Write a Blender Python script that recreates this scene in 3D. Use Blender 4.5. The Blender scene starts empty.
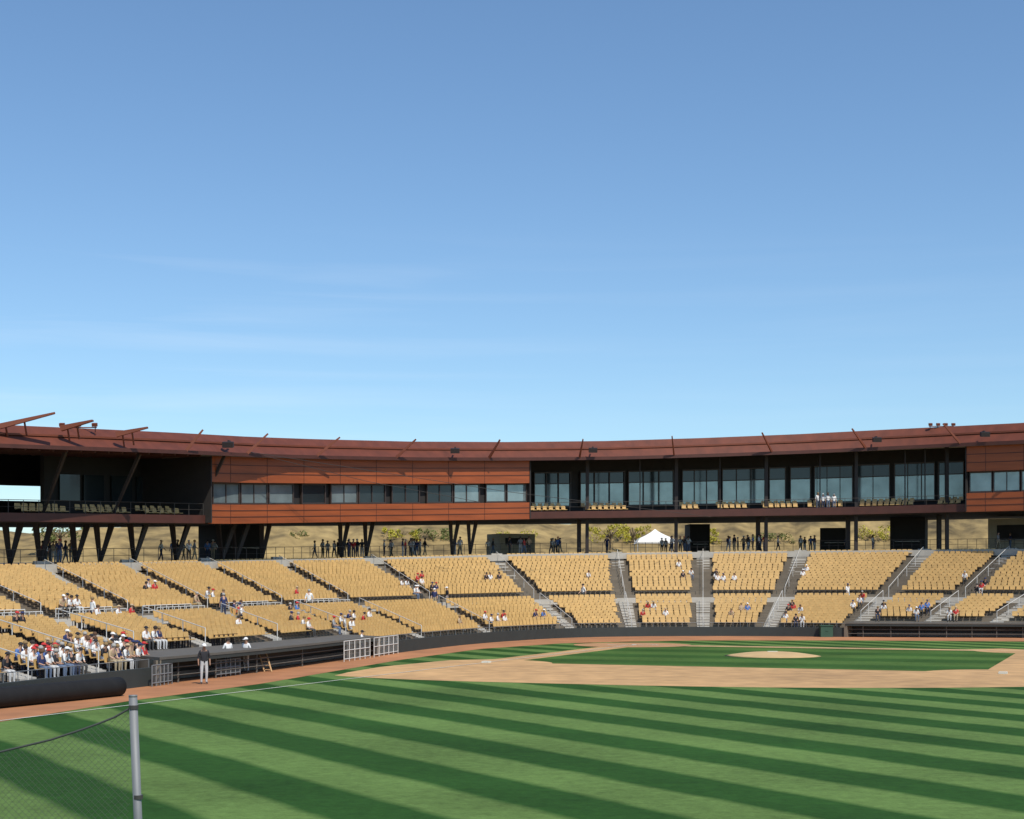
import bpy, math, random
import numpy as np
from mathutils import Vector, Matrix, Quaternion
random.seed(7); rng=np.random.default_rng(7)
S=bpy.context.scene; COL=S.collection
FP=1530.0; YH=585.0; CH=4.3
# ---------------------------------------------------------------- materials
def new_mat(name):
    m=bpy.data.materials.new(name); m.use_nodes=True
    return m, m.node_tree.nodes, m.node_tree.links, m.node_tree.nodes['Principled BSDF']
def mat(name,col,rough=.7,metal=0,var=.25,scale=1.5,detail=4,bump=0,stretch=(1,1,1),spec=None,big=None):
    m,n,l,b=new_mat(name)
    mp=n.new('ShaderNodeMapping'); mp.inputs['Scale'].default_value=stretch
    ge=n.new('ShaderNodeNewGeometry')
    nz=n.new('ShaderNodeTexNoise'); nz.inputs['Scale'].default_value=scale; nz.inputs['Detail'].default_value=detail
    l.new(ge.outputs['Position'],mp.inputs['Vector']); l.new(mp.outputs[0],nz.inputs['Vector'])
    mx=n.new('ShaderNodeMix'); mx.data_type='RGBA'
    mx.inputs['A'].default_value=(*[c*(1-var) for c in col],1); mx.inputs['B'].default_value=(*[min(1,c*(1+var)) for c in col],1)
    fac=nz.outputs['Fac']
    if big:
        n2=n.new('ShaderNodeTexNoise'); n2.inputs['Scale'].default_value=big; n2.inputs['Detail'].default_value=3; l.new(ge.outputs['Position'],n2.inputs['Vector'])
        ad=n.new('ShaderNodeMath'); ad.operation='ADD'; l.new(fac,ad.inputs[0]); l.new(n2.outputs['Fac'],ad.inputs[1])
        mr=n.new('ShaderNodeMapRange'); mr.inputs['From Min'].default_value=.7; mr.inputs['From Max'].default_value=1.3; l.new(ad.outputs[0],mr.inputs[0]); fac=mr.outputs[0]
    l.new(fac,mx.inputs['Factor']); l.new(mx.outputs['Result'],b.inputs['Base Color'])
    b.inputs['Roughness'].default_value=rough; b.inputs['Metallic'].default_value=metal
    if spec is not None: b.inputs['Specular IOR Level'].default_value=spec
    if bump:
        bp=n.new('ShaderNodeBump'); bp.inputs['Strength'].default_value=bump; l.new(nz.outputs['Fac'],bp.inputs['Height']); l.new(bp.outputs[0],b.inputs['Normal'])
    return m
def objcol_mat(name,rough=.85):
    m,n,l,b=new_mat(name); oi=n.new('ShaderNodeObjectInfo'); l.new(oi.outputs['Color'],b.inputs['Base Color']); b.inputs['Roughness'].default_value=rough; return m
def random_mat(name,cols,rough=.85):
    m,n,l,b=new_mat(name); oi=n.new('ShaderNodeObjectInfo'); r=n.new('ShaderNodeValToRGB'); r.color_ramp.interpolation='CONSTANT'
    e=r.color_ramp.elements
    while len(e)<len(cols): e.new(.5)
    for i,c in enumerate(cols): e[i].position=i/len(cols); e[i].color=(*c,1)
    l.new(oi.outputs['Random'],r.inputs[0]); l.new(r.outputs[0],b.inputs['Base Color']); b.inputs['Roughness'].default_value=rough; return m
def stripe_grass(name,dx,dy,per,dark,light,off=0,sharp=2.6):
    m,n,l,b=new_mat(name); ge=n.new('ShaderNodeNewGeometry'); sp=n.new('ShaderNodeSeparateXYZ'); l.new(ge.outputs['Position'],sp.inputs[0])
    nz=n.new('ShaderNodeTexNoise'); nz.inputs['Scale'].default_value=.35; nz.inputs['Detail'].default_value=6; l.new(ge.outputs['Position'],nz.inputs['Vector'])
    def M(op,a,b_,c=None):
        k=n.new('ShaderNodeMath'); k.operation=op
        for i,v in enumerate((a,b_,c)):
            if v is None: continue
            if isinstance(v,(int,float)): k.inputs[i].default_value=v
            else: l.new(v,k.inputs[i])
        return k.outputs[0]
    kx=M('MULTIPLY',sp.outputs[0],dx); k=M('MULTIPLY_ADD',sp.outputs[1],dy,kx)
    k=M('ADD',k,M('MULTIPLY',nz.outputs['Fac'],.5)); k=M('ADD',k,off)
    s=M('SINE',M('MULTIPLY',k,2*math.pi/per),0); s=M('MULTIPLY_ADD',s,sharp,.5)
    cl=n.new('ShaderNodeClamp'); l.new(s,cl.inputs[0])
    mx=n.new('ShaderNodeMix'); mx.data_type='RGBA'; mx.inputs['A'].default_value=(*dark,1); mx.inputs['B'].default_value=(*light,1); l.new(cl.outputs[0],mx.inputs['Factor'])
    n2=n.new('ShaderNodeTexNoise'); n2.inputs['Scale'].default_value=2.6; n2.inputs['Detail'].default_value=12; n2.inputs['Roughness'].default_value=.9; l.new(ge.outputs['Position'],n2.inputs['Vector'])
    n3=n.new('ShaderNodeTexNoise'); n3.inputs['Scale'].default_value=.14; n3.inputs['Detail'].default_value=5; l.new(ge.outputs['Position'],n3.inputs['Vector'])
    f=M('MULTIPLY_ADD',n2.outputs['Fac'],3.0,-.85); f=M('ADD',f,M('MULTIPLY_ADD',n3.outputs['Fac'],1.4,-.15))
    f=M('MULTIPLY_ADD',f,.85,0.0)
    vm=n.new('ShaderNodeVectorMath'); vm.operation='SCALE'; l.new(mx.outputs['Result'],vm.inputs[0]); l.new(f,vm.inputs['Scale'])
    l.new(vm.outputs[0],b.inputs['Base Color']); b.inputs['Roughness'].default_value=.95; b.inputs['Specular IOR Level'].default_value=.1
    bp=n.new('ShaderNodeBump'); bp.inputs['Strength'].default_value=.6; n4=n.new('ShaderNodeTexNoise'); n4.inputs['Scale'].default_value=14; l.new(ge.outputs['Position'],n4.inputs['Vector']); l.new(n4.outputs['Fac'],bp.inputs['Height']); l.new(bp.outputs[0],b.inputs['Normal'])
    return m
M_desert=mat('desert',(.33,.27,.18),.95,var=.35,scale=.05,detail=8)
M_grass=stripe_grass('outfield_grass',1.0,.60,4.5,(.023,.070,.013),(.102,.170,.046),off=2.0,sharp=2.0)
M_ingrass=stripe_grass('infield_grass',.375,.927,7.6,(.036,.088,.018),(.064,.125,.028),sharp=1.2)
M_clay=mat('infield_clay',(.48,.285,.125),.95,var=.28,scale=.9,detail=10,bump=.2,big=.09)
M_track=mat('track_clay',(.40,.17,.07),.95,var=.25,scale=.6,detail=10,bump=.2,big=.1)
M_homeclay=mat('home_clay',(.42,.22,.10),.95,var=.25,scale=.8,detail=8)
M_mound=mat('mound_clay',(.52,.35,.17),.95,var=.25,scale=1.2,detail=8)
M_chalk=mat('chalk',(.60,.60,.52),.9,var=.25,scale=1)
M_conc=mat('concrete',(.17,.14,.105),.9,var=.35,scale=.8,detail=8)
M_conc2=mat('concrete_light',(.44,.41,.36),.9,var=.25,scale=.8,detail=8)
M_seat=mat('seat_gold',(.56,.355,.13),.5,var=.32,scale=1.8,detail=6)
M_steel=mat('dark_steel',(.022,.015,.014),.6,var=.3,scale=.7)
M_rust=mat('rust_roof',(.125,.030,.013),.6,var=.5,scale=.9,detail=6,stretch=(1.2,1.2,.3))
M_fin=mat('rust_beam',(.17,.043,.018),.6,var=.3,scale=.8)
M_copper=mat('copper_panel',(.29,.068,.016),.5,var=.5,scale=.45,detail=7,stretch=(.5,.5,5))
M_dred=mat('dark_red_fascia',(.07,.02,.012),.6,var=.4,scale=1)
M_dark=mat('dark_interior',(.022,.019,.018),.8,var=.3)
M_pad=mat('wall_padding',(.03,.036,.034),.7,var=.2)
M_dgroof=mat('dugout_roof',(.11,.10,.085),.8,var=.3)
M_tarp=mat('tarp_black',(.016,.015,.015),.7,var=.3,scale=3,bump=.5,spec=.2)
M_rail=mat('galvanised_rail',(.62,.60,.56),.5,metal=.0,var=.15)
M_post=mat('weathered_post',(.20,.205,.21),.6,metal=.2,var=.4,scale=6,detail=8,stretch=(1,1,.3))
M_darkrail=mat('dark_rail',(.05,.045,.04),.5,var=.2)
M_glass=mat('window_glass',(.24,.30,.31),.1,var=.5,scale=.6,metal=.45)
M_glassd=mat('window_glass_dark',(.03,.04,.045),.1,var=.4,scale=.4,metal=.3)
M_frame=mat('window_frame',(.05,.035,.03),.5)
M_cream=mat('cream_wall',(.42,.36,.26),.9,var=.15)
M_white=mat('white_fabric',(.8,.8,.78),.9,var=.05)
M_bark=mat('bark',(.12,.09,.05),.95)
M_leaf=mat('leaf_olive',(.13,.15,.035),.8,var=.5,scale=1.5)
M_leafy=mat('leaf_yellow',(.42,.38,.04),.8,var=.4,scale=1.5)
M_berm=mat('berm_grass',(.24,.17,.068),.95,var=.7,scale=.5,detail=10,big=.1)
M_wood=mat('tan_wood',(.45,.27,.13),.8,var=.2)
M_green=mat('green_box',(.03,.08,.05),.7)
M_rope=mat('rope',(.05,.055,.05),.8)
M_net=mat('net_cord',(.09,.10,.08),.8)
M_shirt=objcol_mat('shirt_cloth'); M_capm=objcol_mat('cap_cloth')
M_skin=random_mat('skin',[(.50,.29,.20),(.58,.36,.26),(.42,.24,.16),(.30,.16,.10)],.6)
M_trou=random_mat('trousers',[(.03,.04,.08),(.35,.28,.18),(.05,.05,.05),(.10,.14,.22),(.5,.5,.5)])
M_shoe=mat('shoe',(.08,.07,.07),.7)
M_hair=random_mat('hair',[(.03,.02,.015),(.10,.05,.025),(.25,.16,.07),(.35,.33,.3)])
# ---------------------------------------------------------------- helpers
class MB:
    def __init__(s): s.v=[]; s.f=[]
    def face(s,pts):
        k=len(s.v); s.v+= [tuple(p) for p in pts]; s.f.append(tuple(range(k,k+len(pts))))
    def ring_loft(s,rings,cap=True,closed=True):
        k=len(s.v); n=len(rings[0])
        for r in rings: s.v+=[tuple(p) for p in r]
        for i in range(len(rings)-1):
            for j in range(n if closed else n-1):
                a=k+i*n+j; b=k+i*n+(j+1)%n; s.f.append((a,b,b+n,a+n))
        if cap and closed:
            s.f.append(tuple(range(k,k+n))[::-1]); s.f.append(tuple(range(k+(len(rings)-1)*n,k+len(rings)*n)))
    def box(s,c,size,rot=0,tiltx=0):
        M=Matrix.Translation(c)@Matrix.Rotation(rot,4,'Z')@Matrix.Rotation(tiltx,4,'X')
        x,y,z=[q/2 for q in size]
        P=[M@Vector(q) for q in ((-x,-y,-z),(x,-y,-z),(x,y,-z),(-x,y,-z),(-x,-y,z),(x,-y,z),(x,y,z),(-x,y,z))]
        k=len(s.v); s.v+=[tuple(p) for p in P]
        s.f+=[tuple(k+i for i in q) for q in ((0,3,2,1),(4,5,6,7),(0,1,5,4),(1,2,6,5),(2,3,7,6),(3,0,4,7))]
    def beam(s,a,b,w0,h0,w1=None,h1=None):
        a=Vector(a); b=Vector(b); w1=w0 if w1 is None else w1; h1=h0 if h1 is None else h1
        d=(b-a).normalized(); up=Vector((0,0,1)) if abs(d.z)<.95 else Vector((0,1,0))
        x=d.cross(up).normalized(); z=x.cross(d).normalized()
        s.ring_loft([[p+x*(i*w/2)+z*(j*h/2) for i,j in ((-1,-1),(1,-1),(1,1),(-1,1))] for p,w,h in ((a,w0,h0),(b,w1,h1))])
    def tube(s,pts,r,n=6,r1=None):
        pts=[Vector(p) for p in pts]; rings=[]
        for i,p in enumerate(pts):
            d=(pts[min(i+1,len(pts)-1)]-pts[max(i-1,0)]).normalized(); up=Vector((0,0,1)) if abs(d.z)<.9 else Vector((0,1,0))
            x=d.cross(up).normalized(); z=x.cross(d)
            rr=r if r1 is None else r+(r1-r)*i/(len(pts)-1)
            rings.append([p+(x*math.cos(2*math.pi*k/n)+z*math.sin(2*math.pi*k/n))*rr for k in range(n)])
        s.ring_loft(rings)
    def sphere(s,c,r,nu=10,nv=7,zmin=-1,sc=(1,1,1)):
        rings=[]
        for i in range(nv+1):
            t=math.pi*.5-(i/nv)*(math.pi*.5-math.asin(zmin))
            rr=max(math.cos(t),.01); rings.append([(c[0]+r*sc[0]*rr*math.cos(2*math.pi*k/nu),c[1]+r*sc[1]*rr*math.sin(2*math.pi*k/nu),c[2]+r*sc[2]*math.sin(t)) for k in range(nu)])
        s.ring_loft(rings)
    def build(s,name,m,parent=None,smooth=False):
        me=bpy.data.meshes.new(name); me.from_pydata(s.v,[],s.f); me.update()
        if m: me.materials.append(m)
        if smooth: me.polygons.foreach_set('use_smooth',[True]*len(me.polygons))
        o=bpy.data.objects.new(name,me); COL.objects.link(o)
        if parent is not None: o.parent=parent; o.matrix_parent_inverse=Matrix.Translation(-Vector(parent.location))
        return o
def tag(o,label,cat,group=None,kind=None):
    if label: o['label']=label
    if cat: o['category']=cat
    if group: o['group']=group
    if kind: o['kind']=kind
    return o
def thing(name,label,cat,loc=(0,0,0),group=None):
    o=bpy.data.objects.new(name,None); COL.objects.link(o); o.location=loc; o.empty_display_size=.3
    return tag(o,label,cat,group)
def gp(px,py,z=0):
    D=(CH-z)*FP/(py-YH); return Vector(((px-512)/FP*D,D,z))
def proj(p): return 512+FP*p[0]/p[1], YH-FP*(p[2]-CH)/p[1]
def struct(name,mb,m): return tag(mb.build(name,m),None,None,kind='structure')
# ---------------------------------------------------------------- plan curves
ST=[(-460,45,-780,76),(0,55,-330,86),(130,64,-130,96),(260,75.6,70,106),(400,98,240,122),(480,113,350,133),(560,124,465,142),(632,128,617,150),(703,129,703,152),(775,128.5,812,152),(850,126.5,925,149),(940,125,1040,143),(1024,124,1150,137),(1130,120,1280,130)]
Fp=np.array([((a-512)/FP*b,b) for a,b,_,_ in ST]); Fp[0]=(-20.5,45)
Bp=np.array([((c-512)/FP*d,d) for _,_,c,d in ST])
def cr(A,u):
    n=len(A); i=int(max(0,min(n-2,math.floor(u)))); t=u-i
    p0=A[max(i-1,0)];p1=A[i];p2=A[i+1];p3=A[min(i+2,n-1)]
    return .5*((2*p1)+(p2-p0)*t+(2*p0-5*p1+4*p2-p3)*t*t+(3*p1-p0-3*p2+p3)*t**3)
def I(x,tab):
    return float(np.interp(x,[a for a,_ in tab],[b for _,b in tab]))
def yfloor(p): return I(p,[(-800,578),(-400,574),(0,565),(240,560),(400,557),(520,554),(700,552),(1024,549),(1300,546)])
def Bpx(u): q=cr(Bp,u); return 512+FP*q[0]/q[1]
def zB(u): q=cr(Bp,u); return CH+(YH-yfloor(Bpx(u)))*q[1]/FP
def zT(u): return zB(u)-.75
def bowl(u,v): return cr(Fp,u)*(1-v)+cr(Bp,u)*v
def bface(u,v):
    t=bowl(u+.02,v)-bowl(u-.02,v); t=t/np.linalg.norm(t); n=np.array((t[1],-t[0]))
    return t,n
def P3(u,v,z): q=bowl(u,v); return (q[0],q[1],z)
_us=np.linspace(0,13,400); _bp=np.array([Bpx(u) for u in _us]); _bx=np.array([cr(Bp,u) for u in _us])
def Q(p): return np.array((np.interp(p,_bp,_bx[:,0]),np.interp(p,_bp,_bx[:,1])))
def Nn(p):
    t=Q(p+30)-Q(p-30); t/=np.linalg.norm(t); return np.array((-t[1],t[0]))
def XY(p,d): return Q(p)+Nn(p)*d
def sp_(px,d):
    p=px
    for _ in range(14):
        q=XY(p,d); p+= .7*(px-(512+FP*q[0]/q[1]))
    return p
def pt(p,y,d): q=XY(p,d); return Vector((q[0],q[1],CH+(YH-y)*q[1]/FP))
def pz(p,z,d): q=XY(p,d); return Vector((q[0],q[1],z))
def zf(p): return CH+(YH-yfloor(p))*Q(p)[1]/FP
def ytop(p): return I(p,[(-300,412),(-60,423),(60,428.5),(160,433),(230,436.5),(300,439),(400,441.5),(500,442),(600,441),(700,438),(800,434),(900,429),(1024,423),(1200,412)])
def yun(p): return I(p,[(-300,519),(0,522),(200,524),(400,521),(530,519),(700,517),(850,515),(1024,511),(1200,506)])
def Y(p,t): return ytop(p)+(t-441)/78*(yun(p)-ytop(p))
def T(p,t,d): return pt(p,Y(p,t),d)
def ploft(mb,p0,p1,prof,step=12):
    n=max(1,int(round((p1-p0)/step))); mb.ring_loft([prof(p0+(p1-p0)*i/n) for i in range(n+1)])
def panel(mb,p0,p1,t0,t1,d,th=.25,step=12):
    def pr(p):
        a=T(p,t0,d); b=T(p,t1,d); n=Nn(p)*th; return [a,b,b+Vector((n[0],n[1],0)),a+Vector((n[0],n[1],0))]
    ploft(mb,p0,p1,pr,step)
# ---------------------------------------------------------------- setting: ground and field
mb=MB(); mb.face([(-3000,-600,-.01),(3000,-600,-.01),(3000,5000,-.01),(-3000,5000,-.01)]); struct('ground',mb,M_desert)
mb=MB(); mb.face([(-30,-5,0),(85,-5,0),(85,140,0),(-30,140,0)]); struct('outfield_lawn',mb,M_grass)
H=np.array((8.6,109.6)); A_=np.array((-.375,-.927)); B_=np.array((.927,-.375))
def fld(a,b,z): q=H+A_*a+B_*b; return (q[0],q[1],z)
moundc=13.0
mb=MB(); pts=[]
pts+=[fld(0,-1.1,.004),fld(23,-1.1,.004),fld(25,-3.0,.004),fld(33,-3.4,.004),fld(38,-2.6,.004)]
R=29.0
t0=math.asin((-.8-moundc)/R)
for i in range(61):
    th=t0+(math.pi/2-t0+.16)*i/60; rr=R+2.4*math.exp(-((th-t0)/.3)**2)-.6*max(0,math.sin(th))
    pts.append(fld(moundc+rr*math.cos(th),moundc+rr*math.sin(th),.004))
pts+=[fld(-3.5,25,.004),fld(-1.1,23,.004),fld(-1.1,0,.004)]
mb.face(pts); struct('infield_dirt',mb,M_clay)
mb=MB(); g=[]
def arc(c,r,a0,a1,n=10): return [(c[0]+r*math.cos(a0+(a1-a0)*i/n),c[1]+r*math.sin(a0+(a1-a0)*i/n)) for i in range(n+1)]
s=math.asin(1/4.2); e_=26.4; k=27.4-e_
g+=arc((0,0),4.2,math.pi/2-s,s)
s3=math.asin(k/3.9)
g+=arc((27.4,0),3.9,math.pi-math.asin(1/3.9),math.pi/2+s3)
g+=arc((27.4,27.4),3.9,1.5*math.pi-s3,math.pi+s3)
g+=arc((0,27.4),3.9,-s3,-math.pi/2+math.asin(1/3.9))
mb.face([fld(a,b,.010) for a,b in g]); struct('infield_lawn',mb,M_ingrass)
mb=MB(); mb.face([fld(a,b,.014) for a,b in arc((0,0),4.2,0,2*math.pi,40)[:-1]]); struct('home_plate_dirt',mb,M_homeclay)
inner=[(-420,790),(-200,755),(0,722),(130,701),(260,684),(400,660),(480,649),(560,643.5),(632,641.5),(703,640.5),(775,640.5),(850,640.5),(940,641),(1024,641.5),(1130,643)]
mb=MB(); r=[]
for i in range(100):
    u=.9+ i*(12.1/99); q=cr(Fp,u); px=512+FP*q[0]/q[1]; t,n=bface(u,0)
    o=gp(px,I(px,inner)); r.append([(q[0]-n[0]*3,q[1]-n[1]*3,.006),(o.x,o.y,.006)])
mb.ring_loft(r,closed=False); struct('warning_track',mb,M_track)
md=MB(); rings=[]
for i in range(7):
    t=i/6; rr=2.9*(1-t)+.5*t; z=.012+.25*math.sin(t*math.pi/2)
    c=fld(moundc,moundc,0); rings.append([(c[0]+rr*math.cos(2*math.pi*k/36),c[1]+rr*math.sin(2*math.pi*k/36),z) for k in range(36)])
md.ring_loft(rings)
mo=tag(md.build('pitchers_mound',M_mound,smooth=True),"raised tan clay pitcher's mound in the middle of the infield grass",'mound')
c=fld(moundc,moundc,.275); pr=MB(); pr.box(c,(.61,.15,.05)); pr.build('pitching_rubber',M_chalk,mo)
pl=MB()
q=[(0,0),(.22,.0),(.4,.18),(.18,.4),(0,.22)]
pl.ring_loft([[fld(a,b,.02) for a,b in q],[fld(a,b,.035) for a,b in q]])
tag(pl.build('home_plate',M_chalk),'white five sided home plate in the dirt circle before the backstop','base')
for nm,a,b,lb in (('f',27.2,.2,'white square base bag at the left corner of the infield'),('s',27.4,27.4,'white square base bag at the nearest corner of the infield'),('t',.2,27.2,'white square base bag at the far right corner of the infield')):
    m_=MB(); c=fld(a,b,.06); m_.box(c,(.4,.4,.1),math.atan2(A_[1],A_[0])); tag(m_.build('base_bag',M_chalk),lb,'base')
ln=MB()
def line(mb,a0,b0,a1,b1,w,z):
    p=np.array(fld(a0,b0,z)); q=np.array(fld(a1,b1,z)); d=(q-p); d/=np.linalg.norm(d); n=np.array((-d[1],d[0],0))*w/2
    mb.face([p+n,p-n,q-n,q+n])
line(ln,1.3,0,88,0,.10,.018); struct('right_foul_line',ln,M_chalk)
ln=MB(); line(ln,0,1.3,0,88,.10,.018); struct('left_foul_line',ln,M_chalk)
ln=MB()
for sgn in (1,-1):
    for (x0,y0,x1,y1) in ((.4,-.9,.4,.9),(1.6,-.9,1.6,.9),(.4,.9,1.6,.9),(.4,-.9,1.6,-.9)):
        f=lambda x,y:((x*sgn)*.707+y*.707+.1,-(x*sgn)*.707+y*.707+.1)
        a=f(x0,y0); b=f(x1,y1); line(ln,a[0],a[1],b[0],b[1],.1,.022+.002*(sgn+1)+ (.0012 if y0==y1 else 0))
struct('batters_box_lines',ln,M_chalk)
mb=MB(); r=[]
for i in range(110):
    px=-300+i*15; D0=I(px,[(-300,125),(100,140),(350,160),(600,172),(900,172),(1300,160)])
    yt=I(px,[(-300,530),(60,532),(150,524),(300,521),(480,521),(560,523),(690,520),(720,514),(900,512),(960,514),(1300,516)])+1.0*math.sin(i*.9)+.9*math.sin(i*2.1)
    X=lambda D:(px-512)/FP*D
    zg=I(px,[(-300,5.2),(100,5.4),(400,6.2),(600,6.9),(1300,7.2)])
    zt=CH+(YH-yt)*(D0+34)/FP
    r.append([(X(D0),D0,-.1),(X(D0+1),D0+1,zg),(X(D0+16),D0+16,zg+.1),(X(D0+26),D0+26,zg*.4+zt*.6+.3*math.sin(i*2.3)),(X(D0+34),D0+34,zt),(X(D0+70),D0+70,zt-1),(X(D0+100),D0+100,-.1)])
mb.ring_loft(r,closed=False); struct('grass_hill',mb,M_berm)
# ---------------------------------------------------------------- seating bowl
DUG=[(2.15,3.75),(9.95,12.6)]
def indug(u): return any(a<=u<=b for a,b in DUG)
VA,VB_,VC,VD=.03,.40,.475,.975
def zc(u): return .36*zB(u)
aisles=[.7,1.3,1.85,2.35,2.85,3.3,3.75,4.3,5.17,6.2,7.0,8.0,8.9,10.0,10.75,11.5,12.3,12.9]
bowlT=thing('grandstand_bowl','curved concrete seating bowl with golden seats wrapping round the infield','grandstand',(18,128,0))
terL=MB(); terU=MB(); seats=[]
DZ=1.08
def sect_rows(ua,ub,va,vb,za,zb,mb,level):
    um=(ua+ub)/2; dep=np.linalg.norm(cr(Bp,um)-cr(Fp,um))*(vb-va); n=max(3,int(round(dep/.80)))
    K=max(4,int((ub-ua)*14))
    us=[ua+(ub-ua)*k/K for k in range(K+1)]
    for i in range(n):
        v0=va+(vb-va)*i/n; v1=va+(vb-va)*(i+1)/n
        f0=i/n; f1=(i+1)/n
        r=[]
        for u in us:
            a,b=za(u),zb(u); zp=a+(b-a)*f0; zt=a+(b-a)*f1
            r.append([P3(u,v0,zp),P3(u,v0,zt),P3(u,v1,zt)])
        mb.ring_loft(r,closed=False)
        v=v0+(v1-v0)*.45
        q=np.array([bowl(u,v) for u in us]); L=np.concatenate([[0],np.cumsum(np.linalg.norm(np.diff(q,axis=0),axis=1))])
        m=(.78 if um<5 else .9)+random.choice([0,0,0,.25]); ns=int((L[-1]-2*m)/.52)
        if ns<1: continue
        for j in range(ns):
            s_=m+(L[-1]-2*m-ns*.52)/2+(j+.5)*.52; u=float(np.interp(s_,L,us)); xy=bowl(u,v); t,nf=bface(u,v)
            z=za(u)+(zb(u)-za(u))*f1; px,py=proj((xy[0],xy[1],z+.5))
            if -25<px<1050: seats.append((xy[0],xy[1],z,math.atan2(nf[0],-nf[1]),px,py,level,u,i))
    return n
for ua,ub in zip(aisles[:-1],aisles[1:]):
    dg=indug((ua+ub)/2); va=.125 if dg else VA
    za=(lambda u:DZ) if dg else (lambda u:.5)
    sect_rows(ua,ub,va,VB_,za,zc,terL,0)
    sect_rows(ua,ub,VC,VD,lambda u:zc(u)+.45,zT,terU,1)
    r=[]
    K=10
    for k in range(K+1):
        u=ua+(ub-ua)*k/K; r.append([P3(u,0.0,za(u)),P3(u,va,za(u))])
    terL.ring_loft(r,closed=False)
terL.build('lower_terrace',M_conc,bowlT); terU.build('upper_terrace',M_conc,bowlT)
mb=MB(); r=[]; K=160
for k in range(K+1):
    u=.7+12.2*k/K; r.append([P3(u,VB_,zc(u)),P3(u,VC,zc(u)),P3(u,VC,zc(u)+.45),P3(u,VC+.006,zc(u)+.46)])
mb.ring_loft(r,closed=False); mb.build('cross_aisle',M_conc2,bowlT)
mb=MB(); r=[]
for k in range(K+1):
    u=.7+12.2*k/K; r.append([P3(u,VD,zT(u)),P3(u,VD,zB(u)),P3(u,1.05,zB(u))])
mb.ring_loft(r,closed=False); mb.build('concourse_edge',M_conc,bowlT)
def stair(u,va,vb,z0,z1):
    dep=np.linalg.norm(cr(Bp,u)-cr(Fp,u))*(vb-va); n=int(dep/.41); mb=MB()
    sp=np.linalg.norm(bowl(u+.05,(va+vb)/2)-bowl(u-.05,(va+vb)/2))/.1; w=.6/sp; zo=.2 if u<5 else .1
    for i in range(n):
        v0=va+(vb-va)*i/n; v1=va+(vb-va)*(i+1)/n; zp=z0+(z1-z0)*i/n+.02; zt=z0+(z1-z0)*(i+1)/n+zo
        a=[P3(u-w,v0,zp-.2),P3(u-w,v0,zt),P3(u-w,v1,zt),P3(u-w,v1,zp-.2)]; b=[P3(u+w,v0,zp-.2),P3(u+w,v0,zt),P3(u+w,v1,zt),P3(u+w,v1,zp-.2)]
        mb.ring_loft([a,b])
    return mb
def rail_line(mb,pts,h=.95,r=.03,post=2,mid=True):
    top=[Vector(p)+Vector((0,0,h)) for p in pts]; mb.tube(top,r,5)
    if mid: mb.tube([Vector(p)+Vector((0,0,h*.5)) for p in pts],r*.7,4)
    for p in pts[::post]: mb.tube([p,Vector(p)+Vector((0,0,h))],r,5)
for u in aisles[1:-1]:
    va=.125 if indug(u) else VA; zl=DZ if indug(u) else .5
    stair(u,va,VB_,zl,zc(u)).build('aisle_stair',M_conc2,bowlT)
    stair(u,VC-.015,VD,zc(u)-.1,zT(u)).build('aisle_stair',M_conc2,bowlT)
    stair(u,VD-.01,VD+.03,zT(u)-.05,zB(u)).build('aisle_stair',M_conc2,bowlT)
    rr=.026
    h=MB(); rail_line(h,[P3(u,VC+(VD-VC)*k/8,zc(u)+.4+(zT(u)-zc(u)-.3)*k/8) for k in range(9)],.95,rr,2,False); h.build('handrail',M_rail,bowlT)
    h=MB(); rail_line(h,[P3(u,va+(VB_-va)*k/6,zl+.1+(zc(u)-zl)*k/6) for k in range(7)],.95,rr,2,False); h.build('handrail',M_rail,bowlT)
for ua,ub in zip(aisles[:-1],aisles[1:]):
    h=MB(); d=.09; lf=ub<5
    rail_line(h,[P3(ua+d+(ub-ua-2*d)*k/8,VC+.002,zc(ua+d+(ub-ua-2*d)*k/8)+.42) for k in range(9)],.6,.025 if lf else .022,1,lf); h.build('guard_rail',M_rail if lf else M_darkrail,bowlT)
    if lf:
        h=MB(); rail_line(h,[P3(ua+d+(ub-ua-2*d)*k/8,VB_+.004,zc(ua+d+(ub-ua-2*d)*k/8)) for k in range(9)],.95,.025,1,True); h.build('guard_rail',M_rail,bowlT)
def wall_seg(u0,u1):
    mb=MB(); K=max(6,int((u1-u0)*12)); r=[]
    for k in range(K+1):
        u=u0+(u1-u0)*k/K; t,n=bface(u,0); q=cr(Fp,u); o=(q[0]+n[0]*.25,q[1]+n[1]*.25)
        r.append([(o[0],o[1],0),(o[0],o[1],.78),(q[0],q[1],.78),(q[0],q[1],0)])
    mb.ring_loft(r); return mb
for a,b in ((.4,2.14),(3.76,9.94),(12.61,13)):
    wall_seg(a,b).build('padded_wall',M_pad,bowlT)
for a,b in ((.4,2.14),(3.76,9.94)):
    h=MB(); K=int((b-a)*10); rail_line(h,[P3(a+(b-a)*k/K,-.002,.78) for k in range(K+1)],.35,.018,1,False); h.build('wall_rail',M_post,bowlT)
h=MB(); rail_line(h,[P3(.7+12.2*k/150,.985,zB(.7+12.2*k/150)) for k in range(151)],1.0,.022,1); h.build('top_rail',M_darkrail,bowlT)
mb=MB(); ploft(mb,-320,1230,lambda p:[pz(p,zf(p)-.02,-1.0),pz(p,zf(p)-.02,20),pz(p,zf(p)-.6,20),pz(p,zf(p)-.6,-1.0)],16); mb.build('concourse_floor',M_conc2,bowlT)
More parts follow.
